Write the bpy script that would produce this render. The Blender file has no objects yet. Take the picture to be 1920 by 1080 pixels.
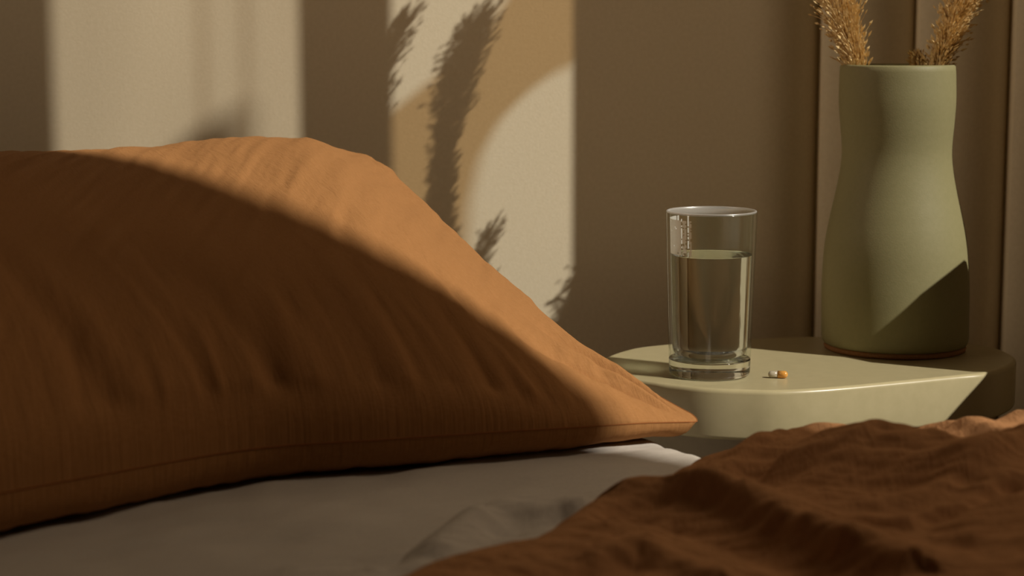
import bpy, math, random
import numpy as np
from math import sin, cos, tan, pi, radians, sqrt
from mathutils import Vector, Matrix

random.seed(4); RNG = np.random.RandomState(4)
sc = bpy.context.scene
COL = sc.collection

# ------------------------------------------------------------------ camera
CZ = 0.815                       # camera height above the floor
F = 3600.0                       # focal length in pixels of a 1920 wide frame
PITCH = math.atan(490 / F)       # looking slightly down
cam = bpy.data.cameras.new('camera'); camo = bpy.data.objects.new('camera', cam); COL.objects.link(camo)
camo.location = (0, 0, CZ); camo.rotation_euler = (pi / 2 - PITCH, 0, 0)
cam.sensor_width = 36; cam.lens = F / 1920 * 36; cam.clip_start = 0.01
cam.dof.use_dof = True; cam.dof.focus_distance = 1.42; cam.dof.aperture_fstop = 7.0
sc.camera = camo

# ------------------------------------------------------------------ light
PHI, ELEV = radians(30.0), radians(39.5)
S = Vector((cos(PHI) * cos(ELEV), -sin(PHI) * cos(ELEV), sin(ELEV)))      # towards the sun
sun = bpy.data.lights.new('sun', 'SUN'); suno = bpy.data.objects.new('sun', sun); COL.objects.link(suno)
suno.rotation_euler = S.to_track_quat('Z', 'Y').to_euler(); suno.location = (3, -1, 2)
sun.energy = 4.0; sun.angle = radians(0.35); sun.color = (1.0, 0.93, 0.80)
w = bpy.data.worlds.new('world'); sc.world = w; w.use_nodes = True
bg = w.node_tree.nodes['Background']; bg.inputs[0].default_value = (1.0, 0.82, 0.60, 1); bg.inputs[1].default_value = 0.10
def area(name, loc, target, size, energy, color):
    l = bpy.data.lights.new(name, 'AREA'); o = bpy.data.objects.new(name, l); COL.objects.link(o)
    l.shape = 'RECTANGLE'; l.size, l.size_y = size; l.energy = energy; l.color = color
    o.location = loc; o.rotation_euler = (Vector(loc) - Vector(target)).to_track_quat('Z', 'Y').to_euler()
    return o
area('sky_fill', (3.2, 2.0, 4.4), (.1, 1.05, .55), (1.1, 1.1), 52.0, (1.0, .77, .53))  # area lamp added outside, stands in for sky light from the window side
area('left_fill', (-1.9, .75, 1.6), (.0, 1.76, 1.22), (.8, .8), 1.25, (1.0, .77, .54)).data.spread = radians(48)  # unseen fill light added to lift the shaded back wall
sc.view_settings.view_transform = 'Standard'; sc.view_settings.look = 'None'
sc.view_settings.gamma = 1; sc.view_settings.use_curve_mapping = False
sc.view_settings.exposure = 0.0
sc.cycles.use_denoising = True
sc.cycles.max_bounces = 14; sc.cycles.transmission_bounces = 14; sc.cycles.diffuse_bounces = 5
sc.cycles.glossy_bounces = 6; sc.cycles.transparent_max_bounces = 16
sc.cycles.sample_clamp_indirect = 6; sc.cycles.caustics_refractive = True; sc.cycles.caustics_reflective = False

# ------------------------------------------------------------------ places
def ray(px, py):
    a, b = (px - 960) / F, (540 - py) / F
    return np.array([a, cos(PITCH) + b * sin(PITCH), -sin(PITCH) + b * cos(PITCH)])
def on_z(px, py, z):             # z relative to the camera height
    r = ray(px, py); return r * (z / r[2])
def on_y(px, py, y):
    r = ray(px, py); return r * (y / r[1])
TAB, MAT, WALL, XR = -0.265, -0.28, 1.76, 0.62    # table top, mattress top (below camera), back wall, right wall

# ------------------------------------------------------------------ materials
def mat(name, color, rough=0.6, spec=0.5, **kw):
    m = bpy.data.materials.new(name); m.use_nodes = True
    b = m.node_tree.nodes['Principled BSDF']
    b.inputs['Base Color'].default_value = (*color, 1); b.inputs['Roughness'].default_value = rough
    b.inputs['Specular IOR Level'].default_value = spec
    for k, v in kw.items(): b.inputs[k.replace('_', ' ')].default_value = v
    return m
def link(m, a, b): m.node_tree.links.new(a, b)
def node(m, t, **kw):
    n = m.node_tree.nodes.new(t)
    for k, v in kw.items():
        if k.startswith('i_'): n.inputs[k[2:].replace('_', ' ')].default_value = v
        else: setattr(n, k, v)
    return n
def mottle(m, c1, c2, scale, detail=5, stretch=(1, 1, 1), bump=0.0, dist=0.001, bscale=None, bstretch=None):
    b = m.node_tree.nodes['Principled BSDF']
    tc = node(m, 'ShaderNodeTexCoord')
    mp = node(m, 'ShaderNodeMapping'); mp.inputs['Scale'].default_value = stretch
    link(m, tc.outputs['Object'], mp.inputs[0])
    n = node(m, 'ShaderNodeTexNoise', i_Scale=scale, i_Detail=detail, i_Roughness=0.6); link(m, mp.outputs[0], n.inputs[0])
    r = node(m, 'ShaderNodeValToRGB'); r.color_ramp.elements[0].position = 0.3; r.color_ramp.elements[1].position = 0.7
    r.color_ramp.elements[0].color = (*c1, 1); r.color_ramp.elements[1].color = (*c2, 1)
    link(m, n.outputs['Fac'], r.inputs[0]); link(m, r.outputs[0], b.inputs['Base Color'])
    if bump:
        mp2 = node(m, 'ShaderNodeMapping'); mp2.inputs['Scale'].default_value = bstretch or stretch
        link(m, tc.outputs['Object'], mp2.inputs[0])
        n2 = node(m, 'ShaderNodeTexNoise', i_Scale=bscale or scale, i_Detail=3.0); link(m, mp2.outputs[0], n2.inputs[0])
        bp = node(m, 'ShaderNodeBump', i_Strength=bump, i_Distance=dist); link(m, n2.outputs['Fac'], bp.inputs['Height'])
        link(m, bp.outputs[0], b.inputs['Normal'])
    return m
def fabric(name, c1, c2, sheen=0.3, crinkle=0.5, thread=1700):
    m = mat(name, c1, 0.9, 0.1, Sheen_Weight=sheen, Sheen_Roughness=0.5, Sheen_Tint=(*c2, 1))
    b = m.node_tree.nodes['Principled BSDF']
    uv = node(m, 'ShaderNodeUVMap'); 
    # woven threads: noise stretched along the two directions of the cloth (uv is in metres)
    hs = []
    for st, sc_ in (((1, .12, 1), thread), ((.12, 1, 1), thread)):
        mp = node(m, 'ShaderNodeMapping'); mp.inputs['Scale'].default_value = st; link(m, uv.outputs[0], mp.inputs[0])
        n = node(m, 'ShaderNodeTexNoise', i_Scale=sc_, i_Detail=2.0); link(m, mp.outputs[0], n.inputs[0]); hs.append(n.outputs['Fac'])
    ad = node(m, 'ShaderNodeMath', operation='ADD'); link(m, hs[0], ad.inputs[0]); link(m, hs[1], ad.inputs[1])
    mp = node(m, 'ShaderNodeMapping'); mp.inputs['Scale'].default_value = (1, .25, 1); link(m, uv.outputs[0], mp.inputs[0])
    cr = node(m, 'ShaderNodeTexNoise', i_Scale=170.0, i_Detail=5.0, i_Roughness=0.65, i_Distortion=0.4); link(m, mp.outputs[0], cr.inputs[0])
    b1 = node(m, 'ShaderNodeBump', i_Strength=crinkle, i_Distance=0.0016); link(m, cr.outputs['Fac'], b1.inputs['Height'])
    b2 = node(m, 'ShaderNodeBump', i_Strength=0.35, i_Distance=0.0005); link(m, ad.outputs[0], b2.inputs['Height']); link(m, b1.outputs[0], b2.inputs['Normal'])
    link(m, b2.outputs[0], b.inputs['Normal'])
    r = node(m, 'ShaderNodeMapRange'); r.inputs[1].default_value = .6; r.inputs[2].default_value = 1.4; link(m, ad.outputs[0], r.inputs[0])
    mx = node(m, 'ShaderNodeMix', data_type='RGBA'); mx.inputs[6].default_value = (*c1, 1); mx.inputs[7].default_value = (*c2, 1)
    link(m, r.outputs[0], mx.inputs[0]); link(m, mx.outputs[2], b.inputs['Base Color'])
    return m

M_wall = mottle(mat('plaster', (.7, .6, .42), .85, .2), (.70, .61, .44), (.76, .67, .50), 300, bump=.25, dist=.0008, bscale=700)
M_flute = mottle(mat('painted_flutes', (.6, .5, .36), .8, .2), (.56, .47, .33), (.60, .51, .36), 300, bump=.2, dist=.0006, bscale=700)
M_white = mottle(mat('ceiling_paint', (.6, .5, .36), .9, .1), (.6, .5, .36), (.64, .54, .4), 40)
M_floor = mottle(mat('oak_boards', (.3, .2, .12), .5), (.26, .17, .10), (.34, .22, .13), 30, stretch=(1, 12, 1), bump=.2)
M_pillow = fabric('rust_linen', (.305, .143, .049), (.375, .181, .070), .08, .7)
M_duvet = fabric('brown_linen', (.31, .148, .062), (.40, .205, .092), .08, .9)
M_sheet = fabric('grey_linen', (.44, .40, .355), (.53, .485, .435), .06, .5)
M_seam = mat('seam_thread', (.26, .095, .03), .9, .1)
M_table = mottle(mat('cream_lacquer', (.42, .38, .22), .32, .45), (.44, .38, .22), (.48, .415, .245), 90)
M_ped = mottle(mat('taupe_lacquer', (.33, .26, .18), .5, .3), (.31, .25, .17), (.35, .28, .19), 90)
M_vase = mottle(mat('sage_ceramic', (.25, .25, .13), .55, .3), (.235, .215, .106), (.255, .231, .118), 260, bump=.15, dist=.0006, bscale=900)
M_bisque = mottle(mat('bare_clay', (.30, .15, .065), .9, .1), (.26, .125, .05), (.34, .175, .08), 600, bump=.4, dist=.0006)
M_plume = mottle(mat('dried_plume', (.6, .42, .2), .6, .3), (.55, .35, .12), (.90, .70, .38), 160)
M_stalk = mat('dried_stalk', (.42, .28, .12), .7, .2)
M_metal = mat('blackened_steel', (.05, .045, .04), .5, .5)
M_sheer = bpy.data.materials.new('tan_screen_film'); M_sheer.use_nodes = True  # see-through film for the added tan screen outside
_n = M_sheer.node_tree; _n.nodes.remove(_n.nodes['Principled BSDF'])
_t = _n.nodes.new('ShaderNodeBsdfTransparent'); _t.inputs[0].default_value = (1, .86, .68, 1); _d = _n.nodes.new('ShaderNodeBsdfTranslucent'); _d.inputs[0].default_value = (.6, .45, .3, 1)
_m = _n.nodes.new('ShaderNodeMixShader'); _m.inputs[0].default_value = .27
_n.links.new(_t.outputs[0], _m.inputs[1]); _n.links.new(_d.outputs[0], _m.inputs[2]); _n.links.new(_m.outputs[0], _n.nodes['Material Output'].inputs[0])
M_pale_screen = M_sheer.copy(); M_pale_screen.name = 'pale_screen_film'  # streaked film for the added pale screen outside
_g = M_pale_screen.node_tree
for _q in _g.nodes:
    if _q.type == 'BSDF_TRANSPARENT': _q.inputs[0].default_value = (1, .98, .96, 1)
    if _q.type == 'MIX_SHADER':
        _c = _g.nodes.new('ShaderNodeTexCoord'); _mp = _g.nodes.new('ShaderNodeMapping'); _mp.inputs['Scale'].default_value = (1, 22, .8); _x = _g.nodes.new('ShaderNodeTexNoise')
        _x.inputs['Scale'].default_value = 1.0; _x.inputs['Detail'].default_value = 2; _r = _g.nodes.new('ShaderNodeMapRange'); _r.inputs[1].default_value = .3; _r.inputs[2].default_value = .7; _r.inputs[3].default_value = .04; _r.inputs[4].default_value = .26
        _g.links.new(_c.outputs['Object'], _mp.inputs[0]); _g.links.new(_mp.outputs[0], _x.inputs[0]); _g.links.new(_x.outputs['Fac'], _r.inputs[0]); _g.links.new(_r.outputs[0], _q.inputs[0])
def glassmat(name, ior, color=(1, 1, 1), rough=.06):
    m = bpy.data.materials.new(name); m.use_nodes = True; nt = m.node_tree
    nt.nodes.remove(nt.nodes['Principled BSDF'])
    g = nt.nodes.new('ShaderNodeBsdfRefraction'); g.inputs['IOR'].default_value = ior; g.inputs['Roughness'].default_value = 0
    g.inputs['Color'].default_value = (*color, 1)
    h = nt.nodes.new('ShaderNodeBsdfGlossy'); h.inputs['Roughness'].default_value = rough
    f = nt.nodes.new('ShaderNodeFresnel'); f.inputs['IOR'].default_value = ior; mx = nt.nodes.new('ShaderNodeMixShader')
    nt.links.new(f.outputs[0], mx.inputs[0]); nt.links.new(g.outputs[0], mx.inputs[1]); nt.links.new(h.outputs[0], mx.inputs[2])
    nt.links.new(mx.outputs[0], nt.nodes['Material Output'].inputs[0]); return m
def thinglass(name):
    m = bpy.data.materials.new(name); m.use_nodes = True; nt = m.node_tree; nt.nodes.remove(nt.nodes['Principled BSDF'])
    t = nt.nodes.new('ShaderNodeBsdfTransparent'); t.inputs[0].default_value = (.965, .985, .965, 1)
    h = nt.nodes.new('ShaderNodeBsdfGlossy'); h.inputs['Roughness'].default_value = .07
    l = nt.nodes.new('ShaderNodeLayerWeight'); l.inputs[0].default_value = .5
    p = nt.nodes.new('ShaderNodeMath'); p.operation = 'POWER'; p.inputs[1].default_value = 4.0
    a_ = nt.nodes.new('ShaderNodeMath'); a_.operation = 'MULTIPLY_ADD'; a_.inputs[1].default_value = .6; a_.inputs[2].default_value = .045
    mx = nt.nodes.new('ShaderNodeMixShader')
    nt.links.new(l.outputs['Facing'], p.inputs[0]); nt.links.new(p.outputs[0], a_.inputs[0]); nt.links.new(a_.outputs[0], mx.inputs[0])
    nt.links.new(t.outputs[0], mx.inputs[1]); nt.links.new(h.outputs[0], mx.inputs[2]); nt.links.new(mx.outputs[0], nt.nodes['Material Output'].inputs[0]); return m
def film(name, k, rough=None):
    m = bpy.data.materials.new(name); m.use_nodes = True; n = m.node_tree; n.nodes.remove(n.nodes['Principled BSDF'])
    t = n.nodes.new('ShaderNodeBsdfTransparent'); d = n.nodes.new('ShaderNodeBsdfDiffuse'); d.inputs[0].default_value = (.95, .93, .90, 1)
    e = n.nodes.new('ShaderNodeBsdfTranslucent'); e.inputs[0].default_value = (.95, .93, .90, 1)
    a = n.nodes.new('ShaderNodeMixShader'); a.inputs[0].default_value = .2; b = n.nodes.new('ShaderNodeMixShader'); b.inputs[0].default_value = k
    n.links.new(d.outputs[0], a.inputs[1]); n.links.new(e.outputs[0], a.inputs[2]); n.links.new(t.outputs[0], b.inputs[1]); last = a.outputs[0]
    if rough:
        g = n.nodes.new('ShaderNodeBsdfGlossy'); g.inputs['Roughness'].default_value = rough; c = n.nodes.new('ShaderNodeMixShader'); c.inputs[0].default_value = .5
        n.links.new(last, c.inputs[1]); n.links.new(g.outputs[0], c.inputs[2]); last = c.outputs[0]
    n.links.new(last, b.inputs[2]); n.links.new(b.outputs[0], n.nodes['Material Output'].inputs[0]); return m
M_mist = film('mist', .95); M_rim = film('lip_highlight', .45, .3)
M_base = glassmat('solid_glass', 1.48, (.985, 1, .985)); M_glass = thinglass('clear_glass'); M_water = glassmat('water', 1.333)

# ------------------------------------------------------------------ mesh helpers
def add(name, me, m=None, parent=None, smooth=True):
    if m is not None: me.materials.append(m)
    if smooth: me.shade_smooth()
    o = bpy.data.objects.new(name, me); COL.objects.link(o)
    if parent is not None: o.parent = parent
    return o
def tag(o, label=None, cat=None, group=None, kind=None):
    for k, v in (('label', label), ('category', cat), ('group', group), ('kind', kind)):
        if v: o[k] = v
    return o
def pmesh(name, V, Fc):
    me = bpy.data.meshes.new(name); me.from_pydata([tuple(map(float, v)) for v in V], [], Fc); me.validate(); return me
def empty(name, loc=(0, 0, 0)):
    o = bpy.data.objects.new(name, None); COL.objects.link(o); o.location = loc; o.empty_display_size = .05; return o
def box(x0, x1, y0, y1, z0, z1, V=None, Fc=None):
    V = [] if V is None else V; Fc = [] if Fc is None else Fc; n = len(V)
    V += [(x0, y0, z0), (x1, y0, z0), (x1, y1, z0), (x0, y1, z0), (x0, y0, z1), (x1, y0, z1), (x1, y1, z1), (x0, y1, z1)]
    Fc += [tuple(n + i for i in f) for f in ((0, 3, 2, 1), (4, 5, 6, 7), (0, 1, 5, 4), (1, 2, 6, 5), (2, 3, 7, 6), (3, 0, 4, 7))]
    return V, Fc
def boxobj(name, b, m, parent=None, bevel=0.0):
    V, Fc = box(*b); o = add(name, pmesh(name, V, Fc), m, parent, smooth=False)
    if bevel:
        md = o.modifiers.new('bevel', 'BEVEL'); md.width = bevel; md.segments = 2
    return o
def prism_x(name, pts, x0, x1, m, parent=None):
    """polygon in (y, z) given thickness along x"""
    n = len(pts); V = [(x0, *p) for p in pts] + [(x1, *p) for p in pts]
    Fc = [tuple(range(n))[::-1], tuple(range(n, 2 * n))] + [(i, (i + 1) % n, n + (i + 1) % n, n + i) for i in range(n)]
    return add(name, pmesh(name, V, Fc), m, parent, smooth=False)
def grid(name, P, uv, m, parent=None, flip=False):
    """P (n, k, 3) array, uv (n, k, 2)"""
    n, k = P.shape[:2]; idx = np.arange(n * k).reshape(n, k)
    q = np.stack([idx[:-1, :-1], idx[1:, :-1], idx[1:, 1:], idx[:-1, 1:]], -1).reshape(-1, 4)
    if flip: q = q[:, ::-1]
    me = bpy.data.meshes.new(name); me.vertices.add(n * k); me.vertices.foreach_set('co', P.reshape(-1).astype('f'))
    me.loops.add(q.size); me.polygons.add(len(q)); me.loops.foreach_set('vertex_index', q.reshape(-1).astype('i'))
    me.polygons.foreach_set('loop_start', np.arange(0, q.size, 4, dtype='i'))
    l = me.uv_layers.new(name='UVMap'); l.data.foreach_set('uv', uv.reshape(-1, 2)[q.reshape(-1)].reshape(-1).astype('f'))
    me.update(calc_edges=True); me.validate()
    return add(name, me, m, parent)
def lathe(name, prof, m, parent=None, n=128, loc=(0, 0, 0), close=False):
    V = []; Fc = []; k = len(prof)
    for r, z in prof:
        for i in range(n):
            a = 2 * pi * i / n; V.append((r * cos(a), r * sin(a), z))
    for j in range(k - 1):
        for i in range(n):
            Fc.append((j * n + i, j * n + (i + 1) % n, (j + 1) * n + (i + 1) % n, (j + 1) * n + i))
    if prof[0][0] > 1e-6: Fc.append(tuple(range(n))[::-1])
    if prof[-1][0] > 1e-6 and close: Fc.append(tuple((k - 1) * n + i for i in range(n)))
    o = add(name, pmesh(name, V, Fc), m, parent); o.location = loc; return o
def round_prof(prof, cuts=6):
    """round the corners of a (r, z, radius) profile"""
    out = []
    for i, p in enumerate(prof):
        if len(p) < 3 or p[2] == 0 or i in (0, len(prof) - 1): out.append((p[0], p[1])); continue
        c = np.array(p[:2]); a = np.array(prof[i - 1][:2]) - c; b = np.array(prof[i + 1][:2]) - c
        ra = min(p[2], np.linalg.norm(a) * .49); rb = min(p[2], np.linalg.norm(b) * .49)
        A = c + a / np.linalg.norm(a) * ra; B = c + b / np.linalg.norm(b) * rb
        for t in np.linspace(0, 1, cuts): out.append(tuple((1 - t) ** 2 * A + 2 * t * (1 - t) * c + t * t * B))
    return out
def tube(V, Fc, pts, rad, n=6):
    pts = [Vector(p) for p in pts]; b = len(V)
    for i, p in enumerate(pts):
        d = (pts[min(i + 1, len(pts) - 1)] - pts[max(i - 1, 0)]).normalized()
        a = d.orthogonal().normalized() if i == 0 else (a - d * a.dot(d)).normalized()
        c = d.cross(a); r = rad[i] if hasattr(rad, '__len__') else rad
        for j in range(n):
            t = 2 * pi * j / n; V.append(tuple(p + (a * cos(t) + c * sin(t)) * r))
    for i in range(len(pts) - 1):
        for j in range(n):
            Fc.append((b + i * n + j, b + i * n + (j + 1) % n, b + (i + 1) * n + (j + 1) % n, b + (i + 1) * n + j))
def smoothstep(a, b, x):
    t = np.clip((x - a) / (b - a), 0, 1); return t * t * (3 - 2 * t)
def spline(pts, n):
    """Catmull-Rom through the points, n samples evenly by length"""
    P = np.array(pts, float); P = np.vstack([2 * P[0] - P[1], P, 2 * P[-1] - P[-2]]); out = []
    for i in range(1, len(P) - 2):
        for t in np.linspace(0, 1, 24, endpoint=False):
            a, b, c, d = P[i - 1:i + 3]
            out.append(.5 * (2 * b + (c - a) * t + (2 * a - 5 * b + 4 * c - d) * t * t + (3 * b - a - 3 * c + d) * t ** 3))
    out.append(P[-2]); out = np.array(out)
    L = np.concatenate([[0], np.cumsum(np.linalg.norm(np.diff(out, axis=0), axis=1))]); s = np.linspace(0, L[-1], n)
    return np.stack([np.interp(s, L, out[:, k]) for k in range(out.shape[1])], -1)
def dist_poly(X, Y, pts):
    """distance of plan points to a polyline, with position along it 0..1 and side"""
    best = np.full(X.shape, 1e9); tt = np.zeros(X.shape); sd = np.zeros(X.shape); n = len(pts) - 1
    for i in range(n):
        a, b = np.array(pts[i][:2]), np.array(pts[i + 1][:2]); d = b - a; L2 = d @ d
        t = np.clip(((X - a[0]) * d[0] + (Y - a[1]) * d[1]) / L2, 0, 1)
        dx, dy = X - (a[0] + t * d[0]), Y - (a[1] + t * d[1]); D = np.hypot(dx, dy); k = D < best
        best = np.where(k, D, best); tt = np.where(k, (i + t) / n, tt); sd = np.where(k, np.sign(d[0] * dy - d[1] * dx), sd)
    return best, tt, sd
def vnoise(X, Y, seed=0):
    """smooth value noise"""
    r = np.random.RandomState(seed).rand(64, 64); xi = np.floor(X).astype(int); yi = np.floor(Y).astype(int)
    fx, fy = X - xi, Y - yi; fx = fx * fx * (3 - 2 * fx); fy = fy * fy * (3 - 2 * fy)
    g = lambda i, j: r[i % 64, j % 64]
    return (g(xi, yi) * (1 - fx) + g(xi + 1, yi) * fx) * (1 - fy) + (g(xi, yi + 1) * (1 - fx) + g(xi + 1, yi + 1) * fx) * fy - .5
def fbm(X, Y, seed=0, o=3):
    return sum(vnoise(X * 2 ** k + 7 * k, Y * 2 ** k + 3 * k, seed + k) / 2 ** k for k in range(o))
def displace(P, w):
    du = np.gradient(P, axis=0); dv = np.gradient(P, axis=1); N = np.cross(du, dv)
    N /= np.linalg.norm(N, axis=-1, keepdims=True) + 1e-12; N[N[..., 2] < 0] *= -1
    return P + N * w[..., None]
W0 = np.array([0, 0, CZ])

# ------------------------------------------------------------------ room
floor = boxobj('floor', (-2.6, XR + .03, -2.2, WALL + .12, -.05, 0), M_floor); tag(floor, kind='structure')
FX = float(on_y(1400, 300, WALL)[0])           # where the flat wall ends and the flutes begin
wall_back = boxobj('wall_back', (-2.6, FX, WALL, WALL + .12, 0, 2.5), M_wall); tag(wall_back, kind='structure')
def flute(x0, x1, y0, y1, ym, n=24):
    """vertical convex moulding from floor to ceiling; plan curve (x0,y0) - bulge ym - (x1,y1)"""
    V = []; Fc = []
    for i in range(n + 1):
        t = i / n; x = x0 + (x1 - x0) * t; y = y0 + (y1 - y0) * t ** 2.6 if ym == 0 else (1 - t) * y0 + t * y1 - ym * math.sin(pi * t) ** .8
        V += [(x, y, 0), (x, y, 2.5), (x, WALL + .12, 0), (x, WALL + .12, 2.5)]
    for i in range(n): Fc.append((4 * i, 4 * i + 4, 4 * i + 5, 4 * i + 1))
    k = len(V); V += V                       # second copy of the points: the back, top and ends stay flat shaded
    for i in range(n):
        a = k + 4 * i; b = a + 4; Fc += [(a + 2, a + 3, b + 3, b + 2), (a + 1, b + 1, b + 3, a + 3), (a, a + 2, b + 2, b)]
    Fc += [(k, k + 1, k + 3, k + 2), (k + 4 * n, k + 4 * n + 2, k + 4 * n + 3, k + 4 * n + 1)]
    me = pmesh('flute', V, Fc); me['front'] = n; return me
x1542 = float(on_y(1542, 300, WALL)[0]); x1730 = float(on_y(1730, 60, WALL)[0])
fw = x1730 - x1542
V = []; Fc = []; n = 24
a = add('flute', flute(FX, x1542, WALL, WALL + .035, 0), M_wall, wall_back)
xx = x1542
while xx < XR - .01:
    add('flute', flute(xx, min(xx + fw, XR), WALL + .012, WALL + .035, .016), M_wall, wall_back); xx += fw
ceiling = boxobj('ceiling', (-2.6, XR + .03, -2.2, WALL + .12, 2.5, 2.6), M_white); tag(ceiling, kind='structure')
wall_front = boxobj('wall_front', (-2.6, XR + .03, -2.3, -2.2, 0, 2.5), M_wall); tag(wall_front, kind='structure')
wall_left = boxobj('wall_left', (-2.7, -2.6, -2.2, WALL + .12, 0, 2.5), M_wall); tag(wall_left, kind='structure')

for o in wall_back.children:
    for p in o.data.polygons: p.use_smooth = p.index < o.data['front']
# right wall with a tall window; all of it is just outside the picture, its openings let the low sun in
TP, TE = tan(PHI), tan(ELEV) / cos(PHI)
def win(p, X=XR):                # follow the sun ray from a point (camera-relative height) to the plane x = X
    return (float(p[1] - (X - p[0]) * TP), float(p[2] + (X - p[0]) * TE + CZ))
yV = win(on_y(1073, 300, WALL))[0]
sill = CZ - .15 + 0.0
zs_low = .800
wx0, wx1 = XR, XR + .03
y_near = .45
wr = empty('wall_right'); tag(wr, kind='structure')
z_top = 2.2
boxobj('masonry', (wx0, wx1, yV, WALL + .12, 0, 2.5), M_wall, wr)
boxobj('masonry', (wx0, wx1, -2.2, y_near, 0, 2.5), M_wall, wr)
boxobj('masonry', (wx0, wx1, y_near, yV, 0, zs_low - .01), M_wall, wr)
boxobj('masonry', (wx0, wx1, y_near, yV, z_top, 2.5), M_wall, wr)
# window frame with one slim glazing bar
yb0, yb1 = win(on_y(552, 100, WALL))[0], win(on_y(702, 100, WALL))[0]; yc0, yc1 = win(on_y(-60, 100, WALL))[0], win(on_y(66, 100, WALL))[0]
window = empty('window_1'); tag(window, kind='structure')
boxobj('glazing_bar', (wx0 + .004, wx0 + .016, yb0, yb1, 1.36, z_top), M_metal, window)
boxobj('glazing_bar', (wx0 + .004, wx0 + .016, yc0, yc1, 1.48, z_top), M_metal, window)
# unseen panel added on the camera side of the window to trim the light
cv = spline([(.78, z_top + .02), (.77, 1.9), (.79, 1.5), (.775, 1.2), (.76, .95), (.77, .70)], 40)
cur = prism_x('near_blocker', [(.40, z_top + .02)] + [tuple(p) for p in cv] + [(.40, .70)], XR - .012, XR - .006, M_duvet)
tag(cur, 'unseen brown panel added beside the window to cut the light', 'near_blocker')
# far outside, an added unseen board, its edge shaped to cut the light softly
XO = 3.4
def outp(y, z, X=XO): return (y - (X - XR) * TP, z + (X - XR) * TE)
Q = [(.872, 3.6), (.872, 1.90), (.874, 1.66), (.868, 1.57), (.858, 1.47), (.868, 1.38), (.890, 1.28), (.900, 1.19), (.903, 1.14), (.898, 1.08), (.893, 1.02), (.893, .975), (.888, .92), (.865, .895), (.850, .875), (.842, .82), (.842, .2)]
Q = [outp(*p) for p in spline(Q, 60)]
gw = prism_x('outdoor_blocker', [(Q[0][0] - 1.2, Q[0][1])] + Q + [(Q[-1][0], 0), (Q[-1][0] - 1.2, 0)], XO, XO + .06, M_wall)
tag(gw, 'tall unseen board added outside the window to block the sun', 'light blocker')
# unseen sheer sheet added outside, outlined to cast a half-tone band on the wall
sw = [win(on_y(*p, WALL), 1.3) for p in ((690, 235), (722, 218), (790, 165), (860, 112), (905, 65), (950, 0), (1020, -90), (1100, -170), (1110, 100), (1076, 122), (1040, 135), (990, 170), (935, 225), (900, 290), (878, 380), (872, 470), (860, 600), (690, 600))]
sh = prism_x('tan_light_screen', sw, 1.3, 1.301, M_sheer); tag(sh, 'unseen sheer tan screen added outside the window to half shade the wall', 'light screen')
ya, yb = win(on_y(30, 100, WALL), 1.0)[0], win(on_y(575, 100, WALL), 1.0)[0]; zb_ = 1.45 + (1.0 - XR) * TE  # unseen wavy sheet added outside to dim the left wall patch
n_ = 60; V = []; Fc = []
for i in range(n_ + 1):
    t = i / n_; y = ya + (yb - ya) * t; x = 1.0 + .012 * sin(t * 26 + sin(t * 9) * 2)
    V += [(x, y, zb_), (x, y, 2.9), (x + .0006, y, 2.9), (x + .0006, y, zb_)]
for i in range(n_):
    for j in range(4): a_ = 4 * i + j; b_ = 4 * i + (j + 1) % 4; Fc.append((a_, b_, b_ + 4, a_ + 4))
Fc += [(0, 1, 2, 3), (4 * n_ + 3, 4 * n_ + 2, 4 * n_ + 1, 4 * n_)]
vo = add('pale_light_screen', pmesh('pale_light_screen', V, Fc), M_pale_screen); tag(vo, 'unseen thin screen added outside the near half of the window to dim the sun', 'sheer curtain')
# unseen round body added outside to cast a soft bump of shadow on the wall
lp = win(on_y(365, 306, WALL), 2.6); V = []
lan = lathe('shadow_caster', [(.0, .020), (.012, .018), (.021, .012), (.024, .002), (.024, -.04), (.020, -.05), (.0, -.052)], M_metal, loc=(2.6, lp[0], lp[1]), n=32)
tag(lan, 'unseen round body added outside the window to cast a shadow', 'lantern')
# unseen block added on the sill, shaped to shade the table and lower vase
pl = [(y + .0285, z - .0475) for y, z in ((1.314, .80), (1.315, .868), (1.33, .884), (1.345, .884), (1.395, .870), (1.402, .865), (1.402, .80))]
th = prism_x('sill_blocker', pl, XR - .05, XR - .001, M_sheet)
tag(th, 'unseen block added on the far end of the window sill to cut the light', 'linen')
jf = prism_x('edge_blocker', [(1.413, .80), (1.413, 1.046), (yV + .012, 1.046), (yV + .012, .80)], XR - .008, XR - .001, M_metal)  # unseen strip added on the sill to darken the vase's right edge
tag(jf, 'unseen narrow strip added at the far end of the window sill to cut the light', 'tablet')
# ------------------------------------------------------------------ side table
st = empty('side_table', (0, 0, CZ)); tag(st, 'cream lacquered side table with thick rounded top in the corner', 'table')
out = [on_z(*p, TAB)[:2] for p in ((1240, 719), (1320, 728), (1400, 731.5), (1470, 732), (1560, 727), (1700, 714), (1800, 704), (1850, 699), (1882, 690), (1903, 679), (1903, 668), (1880, 656), (1840, 646), (1780, 637), (1700, 632), (1600, 630), (1500, 631), (1400, 635), (1300, 641), (1210, 649), (1165, 658), (1130, 672), (1120, 688), (1150, 704))]
out = spline(list(out) + [out[0]], 181)[:-1]
th_ = .0385; prof = []
R_ = .0035
for t in np.linspace(0, pi / 2, 6): prof.append((R_ * (1 - sin(t)), -R_ * (1 - cos(t))))
for t in np.linspace(0, pi / 2, 5): prof.append((R_ * (1 - cos(t)), -(th_ - R_) - R_ * sin(t)))
C0 = out.mean(0); nrm = np.roll(out, -1, 0) - np.roll(out, 1, 0); nrm = np.stack([nrm[:, 1], -nrm[:, 0]], -1); nrm /= np.linalg.norm(nrm, axis=1, keepdims=True)
if ((out - C0) * nrm).sum() < 0: nrm = -nrm
V = []; Fc = []; n = len(out)
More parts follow.
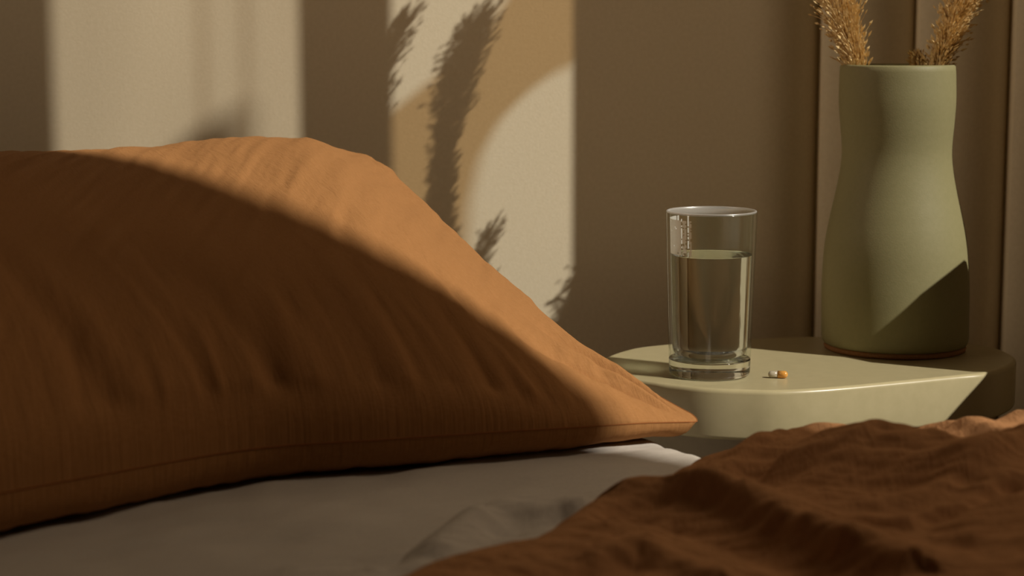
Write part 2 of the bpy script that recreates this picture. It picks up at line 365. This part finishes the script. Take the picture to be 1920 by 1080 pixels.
for ins, dz in prof: V += [(p[0] - q[0] * ins, p[1] - q[1] * ins, TAB + dz) for p, q in zip(out, nrm)]
for j in range(len(prof) - 1): Fc += [(j * n + i, j * n + (i + 1) % n, (j + 1) * n + (i + 1) % n, (j + 1) * n + i) for i in range(n)]
Fc += [tuple(range(n))[::-1], tuple((len(prof) - 1) * n + i for i in range(n))]
top = add('table_top', pmesh('table_top', V, Fc), M_table, st, smooth=False)
for p in top.data.polygons: p.use_smooth = len(p.vertices) == 4
V = []; Fc = []; sub = out[::3]; n = len(sub)
for z, k in ((TAB - th_, .80), (-CZ + .02, .72), (-CZ + .001, .74)): V += [(C0[0] + (p[0] - C0[0]) * k, C0[1] + (p[1] - C0[1]) * k, z) for p in sub]
for j in range(2): Fc += [(j * n + i, j * n + (i + 1) % n, (j + 1) * n + (i + 1) % n, (j + 1) * n + i) for i in range(n)]
Fc += [tuple(range(n)), tuple(2 * n + i for i in range(n))]
add('pedestal', pmesh('pedestal', V, Fc), M_ped, st)

# ------------------------------------------------------------------ vase
VX, VY = on_z(1677, 653.5, TAB)[:2]; VZ = TAB + CZ
mpp = VY / F * 1.004
def vz(py): return float(on_y(1677, py, VY)[2] - TAB)
rows = [(672, 133), (655, 136), (630, 137), (600, 137), (540, 137), (480, 134), (440, 129), (400, 121), (360, 112), (320, 104.5), (290, 101.5), (265, 102), (230, 105), (190, 107.5), (150, 107), (127, 106)]
ctrl = spline([(r * mpp, max(vz(y), .006)) for y, r in rows[1:]], 90)
hv = ctrl[-1][1]
vase = empty('vase', (VX, VY, VZ)); tag(vase, 'tall sage green ceramic vase with wavy sides and bare clay foot', 'vase')
t_ = .005
body = [(ctrl[0][0] - .006, .0042), (ctrl[0][0] - .0015, .0052), (ctrl[0][0] - .0003, .007)] + [(r, z) for r, z in ctrl[2:-1]]
r1 = ctrl[-1][0]
body += [(r1 - .0002, hv + .0012), (r1 - .0012, hv + .0024), (r1 - .0025, hv + .0027), (r1 - .0038, hv + .0024), (r1 - .0048, hv + .0012)]
body += [(r - t_, z) for r, z in ctrl[::-1] if z > .012] + [(ctrl[0][0] - .012, .010), (.0, .010)]
vb = lathe('body', body, M_vase, vase)
for v_ in vb.data.vertices: v_.co.x -= .0035 * max(0, v_.co.z) / hv      # thrown by hand: leans a touch
lathe('foot', [(ctrl[0][0] - .006, 0), (ctrl[0][0] - .0022, .0006), (ctrl[0][0] - .0015, .0025), (ctrl[0][0] - .0022, .0044), (ctrl[0][0] - .006, .0052)], M_bisque, vase, close=True)

# ------------------------------------------------------------------ dried grasses in the vase
def plume_thing(label, pts, prof, nflor, seed, curl=1.0, stem_from=None, long=1.0, via=()):
    """pts: world points of the plume axis; prof: radius along it"""
    rr = random.Random(seed); t0 = empty('dried_grass', (VX, VY, VZ + .01)); off = Vector((VX, VY, VZ + .01))
    tag(t0, label, 'dried grass', 'dried plumes in the vase')
    ax = spline(pts, 60); rad = np.interp(np.linspace(0, 1, 60), *zip(*prof))
    V = []; Fc = []
    base = Vector(stem_from) - off
    sp = spline([tuple(Vector(stem_from))] + list(via) + [tuple(Vector(ax[0]))] + [tuple(Vector(ax[k])) for k in (12, 25, 40, 58)], 40)
    tube(V, Fc, [Vector(p) - off for p in sp], list(np.linspace(.0013, .0006, 40)), 6)
    add('stem', pmesh('stem', V, Fc), M_stalk, t0)
    V = []; Fc = []
    for k in range(nflor):
        f = rr.random(); i = min(int(f * 59), 58); c = Vector(ax[i]).lerp(Vector(ax[i + 1]), f * 59 - i)
        d = (Vector(ax[min(i + 4, 59)]) - Vector(ax[max(i - 4, 0)])).normalized()
        a = d.orthogonal().normalized(); b = d.cross(a); th = rr.uniform(0, 2 * pi)
        o = a * cos(th) + b * sin(th); R = rad[i]; q = rr.random() ** .6
        s = c + o * R * q * .55 - d * R * .6
        L = (.010 + .012 * rr.random()) * long * min(1.1, .35 + R / .018); side = (o.cross(d)) * rr.uniform(-1, 1) * .35
        p = []; 
        cu = rr.uniform(-.3, 1.0) * curl
        for j in range(5):
            u = j / 4
            p.append(s + d * L * u * (1 - .25 * cu * u) + o * (R * .45 * q * u + L * .42 * u * u * cu) + side * L * u - off)
        tube(V, Fc, p, [.00022, .00025, .00028, .0003, .0001], 3)
        # seed husk near the end
        e = p[-1]; dd = (p[-1] - p[-2]).normalized(); hl = rr.uniform(.0024, .0050); hw = rr.uniform(.0007, .0013)
        x1 = dd.orthogonal().normalized(); x2 = dd.cross(x1); bb = len(V)
        V += [tuple(e - dd * hl * .4), tuple(e + x1 * hw + dd * hl * .2), tuple(e - x1 * hw * .5 + x2 * hw + dd * hl * .2), tuple(e - x1 * hw * .5 - x2 * hw + dd * hl * .2), tuple(e + dd * hl)]
        Fc += [(bb, bb + 2, bb + 1), (bb, bb + 3, bb + 2), (bb, bb + 1, bb + 3), (bb + 4, bb + 1, bb + 2), (bb + 4, bb + 2, bb + 3), (bb + 4, bb + 3, bb + 1)]
        if rr.random() < .6:      # a second husk halfway
            e = p[2]; bb = len(V); dd = (o + d * .8).normalized(); x1 = dd.orthogonal().normalized(); x2 = dd.cross(x1); hl *= .8; hw *= .8
            V += [tuple(e), tuple(e + x1 * hw + dd * hl * .4), tuple(e - x1 * hw * .5 + x2 * hw + dd * hl * .4), tuple(e - x1 * hw * .5 - x2 * hw + dd * hl * .4), tuple(e + dd * hl)]
            Fc += [(bb, bb + 2, bb + 1), (bb, bb + 3, bb + 2), (bb, bb + 1, bb + 3), (bb + 4, bb + 1, bb + 2), (bb + 4, bb + 2, bb + 3), (bb + 4, bb + 3, bb + 1)]
    pm = add('plume', pmesh('plume', V, Fc), M_plume, t0, smooth=False); pm['kind'] = 'stuff'
    return t0
def wp(px, py, y): return tuple(on_y(px, py, y) + W0)
bottom = lambda dx, dy: (VX + dx, VY + dy, VZ + .012)
def rp_(x, y, z): return (x, y, z + CZ)
plume_thing('golden dried plume leaning left, full and dark, at the left of the vase rim',
            [wp(1613, 150, 1.570), wp(1592, 70, 1.572), wp(1566, 0, 1.575), rp_(.2535, 1.577, 0.076), rp_(.252, 1.577, 0.136), rp_(.256, 1.577, 0.196), rp_(.268, 1.577, 0.251), rp_(.283, 1.577, 0.306)],
            [(0, .009), (.1, .014), (.17, .021), (.24, .015), (.32, .005), (.65, .0045), (.8, .011), (.92, .012), (1, .006)], 2300, 1, .7, bottom(.02, 0), 1.15)
plume_thing('pale golden dried plume leaning right over the right side of the vase rim',
            [wp(1752, 140, 1.572), wp(1778, 75, 1.573), wp(1808, 0, 1.576), wp(1838, -90, 1.585), wp(1865, -220, 1.60), wp(1880, -340, 1.605)],
            [(0, .007), (.12, .011), (.3, .013), (.6, .016), (.85, .012), (1, .003)], 2100, 2, 1.0, bottom(-.02, 0))
plume_thing('short dried tuft just rising over the vase rim beside the right plume',
            [wp(1730, 140, 1.582), wp(1726, 125, 1.583), wp(1722, 112, 1.584), wp(1719, 106, 1.584)],
            [(0, .004), (.5, .007), (1, .004)], 170, 3, .6, bottom(-.01, .01), .6)
for lab, pts, pr, n, sd in (
    ('loose dried plume rising beside the dark left plume', [rp_(.268, 1.574, 0.012), rp_(.277, 1.576, 0.051), rp_(.286, 1.577, 0.081), rp_(.297, 1.577, 0.114)], [(0, .003), (.4, .007), (.8, .006), (1, .002)], 230, 5),
    ('feathery dried plume arching far to the left', [rp_(.184, 1.578, 0.196), rp_(.188, 1.577, 0.216), rp_(.194, 1.577, 0.251), rp_(.219, 1.577, 0.308)], [(0, .006), (.3, .010), (.7, .008), (1, .003)], 420, 6)):
    plume_thing(lab, pts, pr, n, sd, .5, bottom(.01, 0), 1.35, via=[rp_(.281, 1.574, -0.022)] + ([rp_(.250, 1.578, 0.051), rp_(.215, 1.578, 0.116)] if sd == 6 else []))

# ------------------------------------------------------------------ glass of water, capsule
gp = on_z(1330, 702, TAB); GX, GY = float(gp[0]), float(gp[1]); GZ = TAB + CZ
sg = GY / F; H = float(on_y(1330, 397, GY)[2] - TAB); rb, rt = 76.5 * sg, 86 * sg
wl = float(on_y(1330, 478, GY)[2] - TAB)
def rr_(z): return rb + (rt - rb) * z / H
glass = empty('drinking_glass', (GX, GY, GZ + .0002)); tag(glass, 'clear straight drinking glass with thick base on the side table', 'glass')
prof = [(rr_(.0135) - .0003, .0137, 0), (rr_(.0145), .0143, .0003), (rr_(H), H, .0013), (rr_(H) - .0027, H, .0013), (rr_(.0155) - .0031, .0150, 0)]
lathe('glass_wall', round_prof(prof, 8), M_glass, glass)
prof = [(0, .0012, 0), (rb - .010, .0012, .002), (rb - .006, 0, .002), (rb - .001, .0002, .0015), (rr_(.0025), .0025, .001), (rr_(.012), .0130, .001), (rr_(.014) - .003, .0142, .002), (rb - .010, .0138, .004), (0, .0128, 0)]
lip = [(rr_(H) - .00135 + .0009 * cos(q), H + .0001 + .0009 * sin(q)) for q in np.linspace(0, 2 * pi, 13)]
lathe('rim', lip, M_rim, glass)  # whitish film puts the rim's highlight into the lip's colour
lathe('glass_base', round_prof(prof, 8), M_base, glass)
ri = lambda z: rr_(z) - .0031 + (.0004 * z / H) + .00014
prof = [(0, .0136, 0), (ri(.018), .0158, .006), (ri(wl - .001), wl - .001, .0005), (ri(wl) + .0000, wl + .0008, .0004), (ri(wl) - .0012, wl + .0001, .001), (ri(wl) - .003, wl - .0001, .001), (0, wl - .0002, 0)]
water = lathe('water', round_prof(prof, 6), M_water, loc=(GX, GY, GZ + .0002))
tag(water, 'clear still water filling the drinking glass two thirds', 'water')

# condensation left on the inside of the glass above the water, and a few beads
V = []; Fc = []; rc = random.Random(3); na, nz = 60, 26
zt, zb2 = H - .005, wl + .0015
for i in range(na + 1):
    a_ = radians(118 + 122 * i / na); 
    for k in range(nz + 1):
        z = zb2 + (zt - zb2) * k / nz; q = rr_(z) - .0031 + .0004 * z / H - .00025; V.append((q * cos(a_), q * sin(a_), z))
for i in range(na):
    deg = 118 + 122 * i / na; dens = 1.0 if 142 < deg < 216 else .45
    col = rc.random() < dens
    for k in range(nz):
        if col and rc.random() < (.99 if dens == 1 else .8): b_ = i * (nz + 1) + k; Fc.append((b_, b_ + 1, b_ + nz + 2, b_ + nz + 1))
cd = add('condensation', pmesh('condensation', V, Fc), M_mist, glass); cd['kind'] = 'stuff'
cp = on_z(1458, 709, TAB) + W0
caps = empty('capsule', (cp[0], cp[1], cp[2])); caps.rotation_euler = (0, 0, radians(-8)); tag(caps, 'small medicine capsule, clear and orange, beside the glass', 'capsule')
def cap_half(name, x0, x1, r, m):
    L = x1 - x0; s = 1 if L > 0 else -1; pr = [(r, 0)] + [(r * cos(t), abs(L) - r + r * sin(t)) for t in np.linspace(0, pi / 2, 10)]
    pr[-1] = (0.0, abs(L))
    o = lathe(name, pr, m, caps, n=32); o.rotation_euler = (0, s * pi / 2, 0); o.location = (x0, 0, .0029); return o
M_co = mat('orange_gelatin', (.72, .34, .07), .25, .5, Coat_Weight=.5); M_cw = mat('cloudy_gelatin', (.62, .55, .42), .2, .5, Transmission_Weight=.35, Coat_Weight=.5)
cap_half('cap', 0, .0077, .00285, M_co); cap_half('shell', .0008, -.0072, .0026, M_cw)

# ------------------------------------------------------------------ bed
e0 = on_z(1290, 832, MAT)[:2]; ed = np.array([.46, -.88]); ed /= np.linalg.norm(ed); en = np.array([-ed[1], ed[0]]) * -1   # inward normal
if en[0] > 0: en = -en
ang = math.atan2(ed[1], ed[0])
bed = empty('bed', (0, 0, 0)); tag(bed, 'bed with grey linen sheet over the mattress', 'bed')
# mattress: rounded slab, local x along the side, local y inward
Lm0, Lm1, Wm = -.33, 1.9, 1.35
ns, nt_ = 220, 150
def mpoint(s, t): p = e0 + ed * s + en * t; return p
s = np.concatenate([np.linspace(Lm0, .9, ns - 20), np.linspace(.9, Lm1, 21)[1:]]); 
rr0 = .022
prf = [(rr0 * (1 - cos(a)) , -rr0 * (1 - sin(a))) for a in np.linspace(0, pi / 2, 12)]
tl = [(0, -.22), (0, -.12)] + prf + [(t, 0) for t in np.linspace(rr0, .8, nt_)[1:]] + [(Wm, 0), (Wm, -.22)]
tl = np.array(tl); P = np.zeros((len(s), len(tl), 3))
for i, si in enumerate(s):
    e_ = min(si - Lm0, Lm1 - si); dz = -rr0 * (1 - sqrt(max(0, 1 - max(0, (rr0 - e_) / rr0) ** 2)))
    q = e0[None] + ed[None] * si + en[None] * tl[:, :1]
    P[i, :, :2] = q; P[i, :, 2] = MAT + tl[:, 1] + (dz if True else 0)
X, Y = P[..., 0], P[..., 1]
topm = np.broadcast_to((tl[:, 1] > -.01).astype(float)[None], X.shape)
wav = .0034 * fbm(X * 9, Y * 9, 5) + .0028 * fbm((X * .85 + Y * .5) * 20, (-X * .5 + Y * .85) * 60, 9)
P = displace(P, wav * topm * 1.3); P[..., 2] += CZ
uvm = np.stack([np.broadcast_to(s[:, None], X.shape), np.broadcast_to((tl[:, 0] - tl[:, 1])[None], X.shape)], -1)
grid('mattress_sheet', P, uvm, M_sheet, bed)
V = []; Fc = []
for s0, s1, z0, z1, a0, a1 in ((Lm0 + .01, Lm1 - .01, .14, CZ + MAT - .215, .03, Wm - .02),):
    c = [e0 + ed * s0 + en * a0, e0 + ed * s1 + en * a0, e0 + ed * s1 + en * a1, e0 + ed * s0 + en * a1]
    V += [(p[0], p[1], z0) for p in c] + [(p[0], p[1], z1) for p in c]; Fc += [(0, 3, 2, 1), (4, 5, 6, 7), (0, 1, 5, 4), (1, 2, 6, 5), (2, 3, 7, 6), (3, 0, 4, 7)]
add('bed_frame', pmesh('bed_frame', V, Fc), M_ped, bed, smooth=False)
for s0, a0 in ((Lm0 + .06, .08), (Lm1 - .08, .08), (Lm0 + .06, Wm - .08), (Lm1 - .08, Wm - .08)):
    V = []; Fc = []; p = e0 + ed * s0 + en * a0; box(p[0] - .03, p[0] + .03, p[1] - .03, p[1] + .03, .0005, .14, V, Fc); add('leg', pmesh('leg', V, Fc), M_ped, bed, smooth=False)

# generic soft layer: starts at a hem line, extends in a direction, rounded at the hem
def layer(name, hem, hz, direc, L, topz, thick_w, folds, m, ns=360, nt=260, noise=(), seed=0, parent=None, under=.004, gain=1.0):
    hem = spline(hem, ns); hzv = np.interp(np.linspace(0, 1, ns), *zip(*hz))
    t = np.concatenate([[0, 0], (np.linspace(0, 1, nt - 2) ** 1.6)]) * L
    d = np.array(direc, float); 
    X = hem[:, 0][:, None] + d[..., 0] * t[None]; Y = hem[:, 1][:, None] + d[..., 1] * t[None]
    if d.ndim == 2: pass
    k = np.clip(t / thick_w, 0, 1)[None]; kk = np.sqrt(1 - (1 - k) ** 2)
    Z0 = hzv[:, None] + np.zeros_like(X); T = topz(X, Y)
    Z = Z0 + (T - Z0) * kk
    m_ = smoothstep(0, thick_w * 1.3, t)[None]
    for f in folds:
        pts, wd, amp = f[:3]; D, tt, sd = dist_poly(X, Y, pts); wl_, wr_ = wd if isinstance(wd, tuple) else (wd, wd)
        ww = np.where(sd > 0, wl_, wr_); fade = np.minimum(1, np.minimum(tt, 1 - tt) * 5 + (.25 if len(f) < 4 else f[3]))
        Z = Z + gain * amp * np.exp(-(D / ww) ** 2) * fade * (.35 + .65 * m_)
    for (a, fx, fy, am, o) in noise:
        ca, sa = cos(radians(a)), sin(radians(a)); U = (X * ca + Y * sa) * fx; Vv = (-X * sa + Y * ca) * fy
        Z = Z + am * fbm(U + fbm(X * 8, Y * 8, seed + 3), Vv, seed, o) * (.2 + .8 * m_)
    Z[:, 0] = Z[:, 1] - under
    P = np.stack([X, Y, Z + CZ], -1)
    uv = np.stack([X, Y], -1)
    return grid(name, P, uv, m, parent)
def zp(l, z): return [tuple(on_z(a, b, z)[:2]) for a, b in l]

# crumpled top sheet peeping out under the duvet
hem = zp([(380, 1130), (480, 1086), (560, 1066), (640, 1062), (700, 1079), (745, 1070), (790, 1036), (850, 990), (910, 968), (1000, 960), (1090, 950), (1170, 932), (1260, 905)], MAT)
ts = layer('top_sheet', hem, [(0, MAT + .001), (1, MAT + .001)], (.42, -.9), .13, lambda X, Y: MAT + .007 + .006 * smoothstep(1.10, 1.02, Y) * 0 + .0 * X, .03,
      [(zp([(900, 975), (1000, 985), (1120, 975)], MAT), .018, .009), (zp([(760, 1075), (820, 1035), (900, 990)], MAT), .02, .012),
       (zp([(900, 1030), (1000, 1000), (1080, 990)], MAT), .012, -.006)], M_sheet, 240, 140,
      noise=[(30, 22, 60, .005, 3)], seed=11)
tag(ts, 'crumpled pale grey linen top sheet showing under the brown duvet', 'sheet')

# duvet
hem = zp([(560, 1210), (700, 1128), (800, 1084), (870, 1056), (940, 1040), (1000, 1026), (1060, 990), (1120, 952), (1175, 934), (1230, 920), (1290, 887), (1350, 862)], MAT + .006) + [(.165, 1.222), (.20, 1.205), (.245, 1.195), (.29, 1.195), (.34, 1.20), (.42, 1.20), (.50, 1.17)]
CP = [  # points on the duvet's top: picture column, row, distance
 (1350, 852, 1.225), (1430, 829, 1.175), (1520, 811, 1.165), (1600, 803, 1.155), (1700, 807, 1.15), (1765, 816, 1.15),
 (1790, 806, 1.20), (1840, 790, 1.215), (1920, 769, 1.215), (2010, 760, 1.21), (2100, 770, 1.20), (1860, 825, 1.13), (1960, 812, 1.13), (2060, 815, 1.12),
 (1430, 846, 1.15), (1520, 832, 1.125), (1600, 828, 1.12), (1700, 831, 1.11), (1790, 848, 1.09), (1870, 874, 1.07), (1940, 905, 1.055),
 (1330, 905, 1.135), (1430, 918, 1.11), (1520, 925, 1.09), (1620, 922, 1.085), (1720, 915, 1.075), (1800, 925, 1.06),
 (1290, 938, 1.10), (1400, 958, 1.06), (1520, 968, 1.045), (1640, 966, 1.035), (1750, 955, 1.03), (1850, 925, 1.03), (1930, 925, 1.02),
 (1185, 924, 1.115), (1250, 931, 1.09), (1330, 945, 1.060), (1400, 967, 1.030), (1480, 998, .995), (1570, 1034, .955), (1700, 1080, .915),
 (1130, 962, 1.088), (1200, 990, 1.065), (1280, 1010, 1.042), (1360, 1040, 1.012), (1450, 1075, .982), (1560, 1115, .945),
 (1060, 1015, 1.045), (1140, 1032, 1.028), (1200, 1040, 1.018), (1270, 1060, .996), (1330, 1085, .972), (1080, 1080, .985), (1200, 1100, .955), (950, 1060, 1.0), (1000, 1100, .965),
 (1600, 1010, 1.0), (1700, 1008, .985), (1790, 1000, .975), (1880, 970, .985), (1960, 950, .98), (1800, 1045, .935), (1900, 1030, .93), (1980, 1010, .93),
 (1820, 1075, .90), (1940, 1075, .88), (1800, 1160, .83), (1500, 1200, .87), (1200, 1200, .88), (2000, 1160, .82)]
Cq = np.array([ray(a, b) * (d * (.965 if d < 1.13 else .98) / ray(a, b)[1]) for a, b, d in CP])
Cq = np.vstack([Cq, [[x, y, -.262] for x in (-.1, .1, .3, .5) for y in (.55, .68)], [[.5, 1.0, -.26], [.5, 1.2, -.30], [.33, 1.28, -.30]]])
def tps(r2): return np.where(r2 > 1e-12, r2 * np.log(np.maximum(r2, 1e-12)), 0)
_k = len(Cq); _A = tps(((Cq[:, None, :2] - Cq[None, :, :2]) ** 2).sum(-1)) + np.eye(_k) * 1.5e-4
_P = np.hstack([np.ones((_k, 1)), Cq[:, :2]]); _M = np.block([[_A, _P], [_P.T, np.zeros((3, 3))]])
_w = np.linalg.solve(_M, np.concatenate([Cq[:, 2], [0, 0, 0]]))
def topz(X, Y):
    Z = _w[-3] + _w[-2] * X + _w[-1] * Y
    for c, ww in zip(Cq, _w): Z = Z + ww * tps((X - c[0]) ** 2 + (Y - c[1]) ** 2)
    return .5 * (Z + MAT + .019 + np.sqrt((Z - MAT - .019) ** 2 + .003 ** 2))
ZD = -.26
R = lambda l, z=ZD: zp(l, z)
duvet = layer('duvet', hem, [(0, MAT + .004), (.5, MAT + .004), (.62, MAT + .002), (.72, -.31), (1, -.33)], (.34, -.94), .50, topz, .030, [
    (R([(1180, 925), (1250, 932), (1330, 946), (1400, 967), (1480, 998), (1570, 1034), (1700, 1080)]), (.020, .009), .0075, 1),
    (R([(1190, 960), (1250, 968), (1330, 990), (1400, 1015), (1480, 1046), (1570, 1080)]), .016, -.008, 1),
    (R([(1360, 880), (1430, 850), (1520, 836), (1600, 832), (1700, 834), (1790, 850), (1870, 876), (1950, 908)]), (.016, .008), .006, 1),
    (R([(1330, 925), (1430, 885), (1520, 872), (1620, 868), (1720, 876), (1800, 895)]), .014, -.007, 1),
    (R([(1290, 940), (1400, 960), (1520, 968), (1640, 966), (1750, 955), (1850, 928), (1960, 905)]), (.014, .008), .006, 1),
    (R([(1620, 995), (1720, 1000), (1800, 985), (1900, 960)]), .010, -.005, 1),
    (R([(1120, 1050), (1200, 1040), (1280, 1062), (1340, 1090)]), (.012, .008), .006, 1),
    (R([(1420, 905), (1500, 880), (1580, 872), (1660, 880)]), .007, .0030),
    (R([(1560, 905), (1640, 890), (1740, 896), (1800, 915)]), .006, .0028),
    (R([(1480, 822), (1600, 814), (1700, 818), (1800, 838)]), .006, .0022),
    (R([(1560, 985), (1700, 985), (1800, 975), (1900, 945)]), .006, .0030),
    (R([(1480, 1012), (1600, 1000), (1720, 1030), (1850, 1020)]), .006, .0028),
    (R([(1650, 1045), (1740, 1040), (1860, 1060)]), .006, .0028),
    (R([(1130, 985), (1200, 965), (1260, 962)]), .005, .0024),
    (R([(1100, 1020), (1180, 1000), (1250, 1020)]), .006, .0024),
    (R([(1780, 800), (1860, 800), (1960, 790)]), .005, .003), (R([(1800, 815), (1880, 818), (1960, 808)]), .005, -.003), (R([(1830, 832), (1900, 838), (1980, 830)]), .005, .003),
    ], M_duvet, 560, 380, noise=[(-10, 8, 34, .0042, 3), (18, 10, 70, .0036, 3), (-22, 16, 120, .0028, 3)], seed=21, gain=1.3)
tag(duvet, 'rumpled brown linen duvet thrown over the corner of the bed', 'duvet')

# ------------------------------------------------------------------ pillow
NU, NV = 420, 300
near = spline([(.134, 1.288), (.085, 1.262), (.01, 1.222), (-.08, 1.185), (-.16, 1.150), (-.238, 1.072), (-.31, .995), (-.43, .885), (-.53, .80)], NU)
far = spline([(-.099, 1.575), (-.14, 1.585), (-.22, 1.57), (-.33, 1.53), (-.45, 1.46), (-.58, 1.37), (-.72, 1.28)], NU)
u = np.linspace(0, 1, NU)[:, None]; v = (.5 - .5 * np.cos(np.linspace(0, pi, NV)))[None]; v = .35 * v + .65 * np.linspace(0, 1, NV)[None] ** 1.5
X = near[:, 0][:, None] * (1 - v) + far[:, 0][:, None] * v; Y = near[:, 1][:, None] * (1 - v) + far[:, 1][:, None] * v
X = X - .018 * np.sin(pi * v) * np.exp(-u / .15)
sl = np.concatenate([[0], np.cumsum(np.linalg.norm(np.diff(near, axis=0), axis=1))])
ul = np.linspace(0, 1, NU) * sl[-1]
zn = np.interp(ul, [0, .05, .15, .3, .5, .7], [-.2675, -.2635, -.2590, -.2565, -.253, -.252])[:, None]
zf = np.interp(np.linspace(0, 1, NU), [0, .05, .2, 1], [-.118, -.112, -.12, -.13])[:, None]
seam_mid = zn + (zf - zn) * v ** 1.15
def pillow_top():
    f = np.sin(pi / 2 * np.clip(u / (.42 - .33 * v), 0, 1)) ** .9 * np.clip((1.0 - u) / .15, 0, 1) ** .5
    g = np.sin(pi * np.clip(v, 0, 1) ** .80) ** (.62 - .20 * smoothstep(.05, .25, u))
    Kh = np.interp(np.linspace(0, 1, NU), [0, .03, .06, .1, .15, .2, .25, .3, .4, .5, .6, .7, 1],
                   [.1001, .0967, .0817, .0812, .0905, .0900, .0850, .0805, .0800, .0830, .0865, .0880, .088])[:, None]
    return seam_mid + Kh * f * g
Zt = pillow_top()
Vm = v * .42
# folds: gathers rising from the front seam, creases fanning out from the tip
w_ = np.zeros_like(Zt); rp = random.Random(7)
ulm = ul[:, None] + np.zeros_like(v)
for k in range(70):
    c = rp.uniform(.02, .68); wd = rp.uniform(.004, .011); hgt = rp.uniform(.04, .16); am = rp.uniform(-.0022, .0022); sk = rp.uniform(-.25, .25)
    w_ += am * np.exp(-((ulm - c - sk * Vm) / wd) ** 2) * np.exp(-(Vm / hgt) ** 2) * smoothstep(0, .012, Vm)
for c, wd, hgt, am, sk in ((.30, .011, .13, -.0045, .30), (.335, .012, .15, .004, .28), (.275, .012, .10, .004, .2), (.42, .012, .16, -.0035, .32), (.40, .012, .16, .0028, .3), (.19, .008, .10, -.003, .05), (.215, .009, .11, .0028, .1), (.155, .006, .07, -.0028, .1), (.13, .006, .08, .0025, .15), (.24, .009, .12, -.002, .15)):
    w_ += .9 * am * np.exp(-((ulm - c - sk * Vm) / wd) ** 2) * np.exp(-(Vm / hgt) ** 2) * smoothstep(0, .012, Vm)
rt_ = np.hypot(X - .128, Y - 1.283); at_ = np.arctan2(Y - 1.283, X - .128)
for a0, wd, am, r0, r1 in ((2.55, .07, .0040, .04, .16), (2.70, .06, -.0038, .04, .17), (2.88, .07, .0038, .05, .15), (3.08, .06, -.0036, .06, .15), (2.42, .06, -.0026, .05, .2), (3.25, .06, .0026, .05, .13), (2.3, .07, .0022, .06, .22)):
    w_ += 1.3 * am * np.exp(-((at_ - a0) / wd) ** 2) * smoothstep(.0, r0, rt_) * (1 - smoothstep(r0, r1, rt_))
w_ += .0036 * fbm(ulm * 7, Vm * 5, 31) + .0022 * fbm((ulm * .8 + Vm * .6) * 70, (-ulm * .6 + Vm * .8) * 9, 33) * smoothstep(.0, .05, Vm)
w_ += .0011 * fbm(ulm * 110, Vm * 8, 35) * np.exp(-(Vm / .10) ** 2)
edge = smoothstep(0, .03, v) * smoothstep(0, .03, u) * smoothstep(0, .03, 1 - u) * smoothstep(0, .02, 1 - v)
def round_corner(flipv, r):
    """blunt a corner of the pillow: square to circle mapping in cloth distances"""
    global X, Y
    b = (Vm if not flipv else .42 - Vm)
    p = np.clip(1 - ulm / r, 0, 1); q = np.clip(1 - (b + 0 * u) / r, 0, 1)
    da = r * (p - p * np.sqrt(1 - q * q / 2)); db = r * (q - q * np.sqrt(1 - p * p / 2)) * (-1 if flipv else 1)
    Tu = np.stack([np.gradient(X, axis=0), np.gradient(Y, axis=0)], -1); Tu /= np.linalg.norm(Tu, axis=-1, keepdims=True)
    Tv = np.stack([np.gradient(X, axis=1), np.gradient(Y, axis=1)], -1); Tv /= np.linalg.norm(Tv, axis=-1, keepdims=True)
    X = X + Tu[..., 0] * da + Tv[..., 0] * db; Y = Y + Tu[..., 1] * da + Tv[..., 1] * db
round_corner(False, .016); round_corner(True, .018)
P = np.stack([X, Y, Zt], -1); P = displace(P, w_ * edge)
P[..., 2] += CZ
pillow = empty('pillow', (0, 0, 0)); tag(pillow, 'plump rust orange linen pillow lying at the head of the bed', 'pillow')
uvp = np.stack([ulm, Vm + 0 * u], -1)
grid('pillow_top', P, uvp, M_pillow, pillow)
# underside: drops from the seam to the sheet, tucked in a little, lifts again towards the seam at the back
tip = smoothstep(0, .10, ulm[:, :1])
dr = np.clip(v / .045, 0, 1); drop = np.sqrt(1 - (1 - dr) ** 2) ** .8
zb = seam_mid + (MAT + .0022 - seam_mid) * drop * smoothstep(0, .02, u) ; back = smoothstep(.85, 1.0, v)
zb = zb * (1 - back) + seam_mid * back; zb = np.maximum(zb, MAT + .0022 - .0 * u)
nb = np.stack([X, Y, zb + CZ], -1)
bw = .0018 * fbm(ulm * 60, Vm * 10, 41) * smoothstep(0, .01, v) * (1 - smoothstep(.05, .1, v)); nb[..., 2] = np.maximum(nb[..., 2] + bw, CZ + MAT + .002)
# keep the lower front a little fuller where it bulges over the sheet, leave a shadow pocket
for c, wd, am in ((.0, .30, .004), (.42, .10, .006), (.22, .07, .004)):
    q = am * np.exp(-((ulm - c) / wd) ** 2) * np.sin(pi * np.clip(v / .07, 0, 1)) * (1 if c else 0)
    nb[..., 0] += .3 * q; nb[..., 1] -= .9 * q
grid('pillow_underside', nb, uvp, M_pillow, pillow)
V = []; Fc = []
sp = [tuple(P[i, 0]) for i in range(0, NU, 4)]
tube(V, Fc, sp, .00045, 6); sd_ = [tuple(P[0, j]) for j in range(0, NV, 4)]; tube(V, Fc, sd_, .00045, 6)
sm = add('seam', pmesh('seam', V, Fc), M_seam, pillow); sm['label'] = 'darker stitched seam'
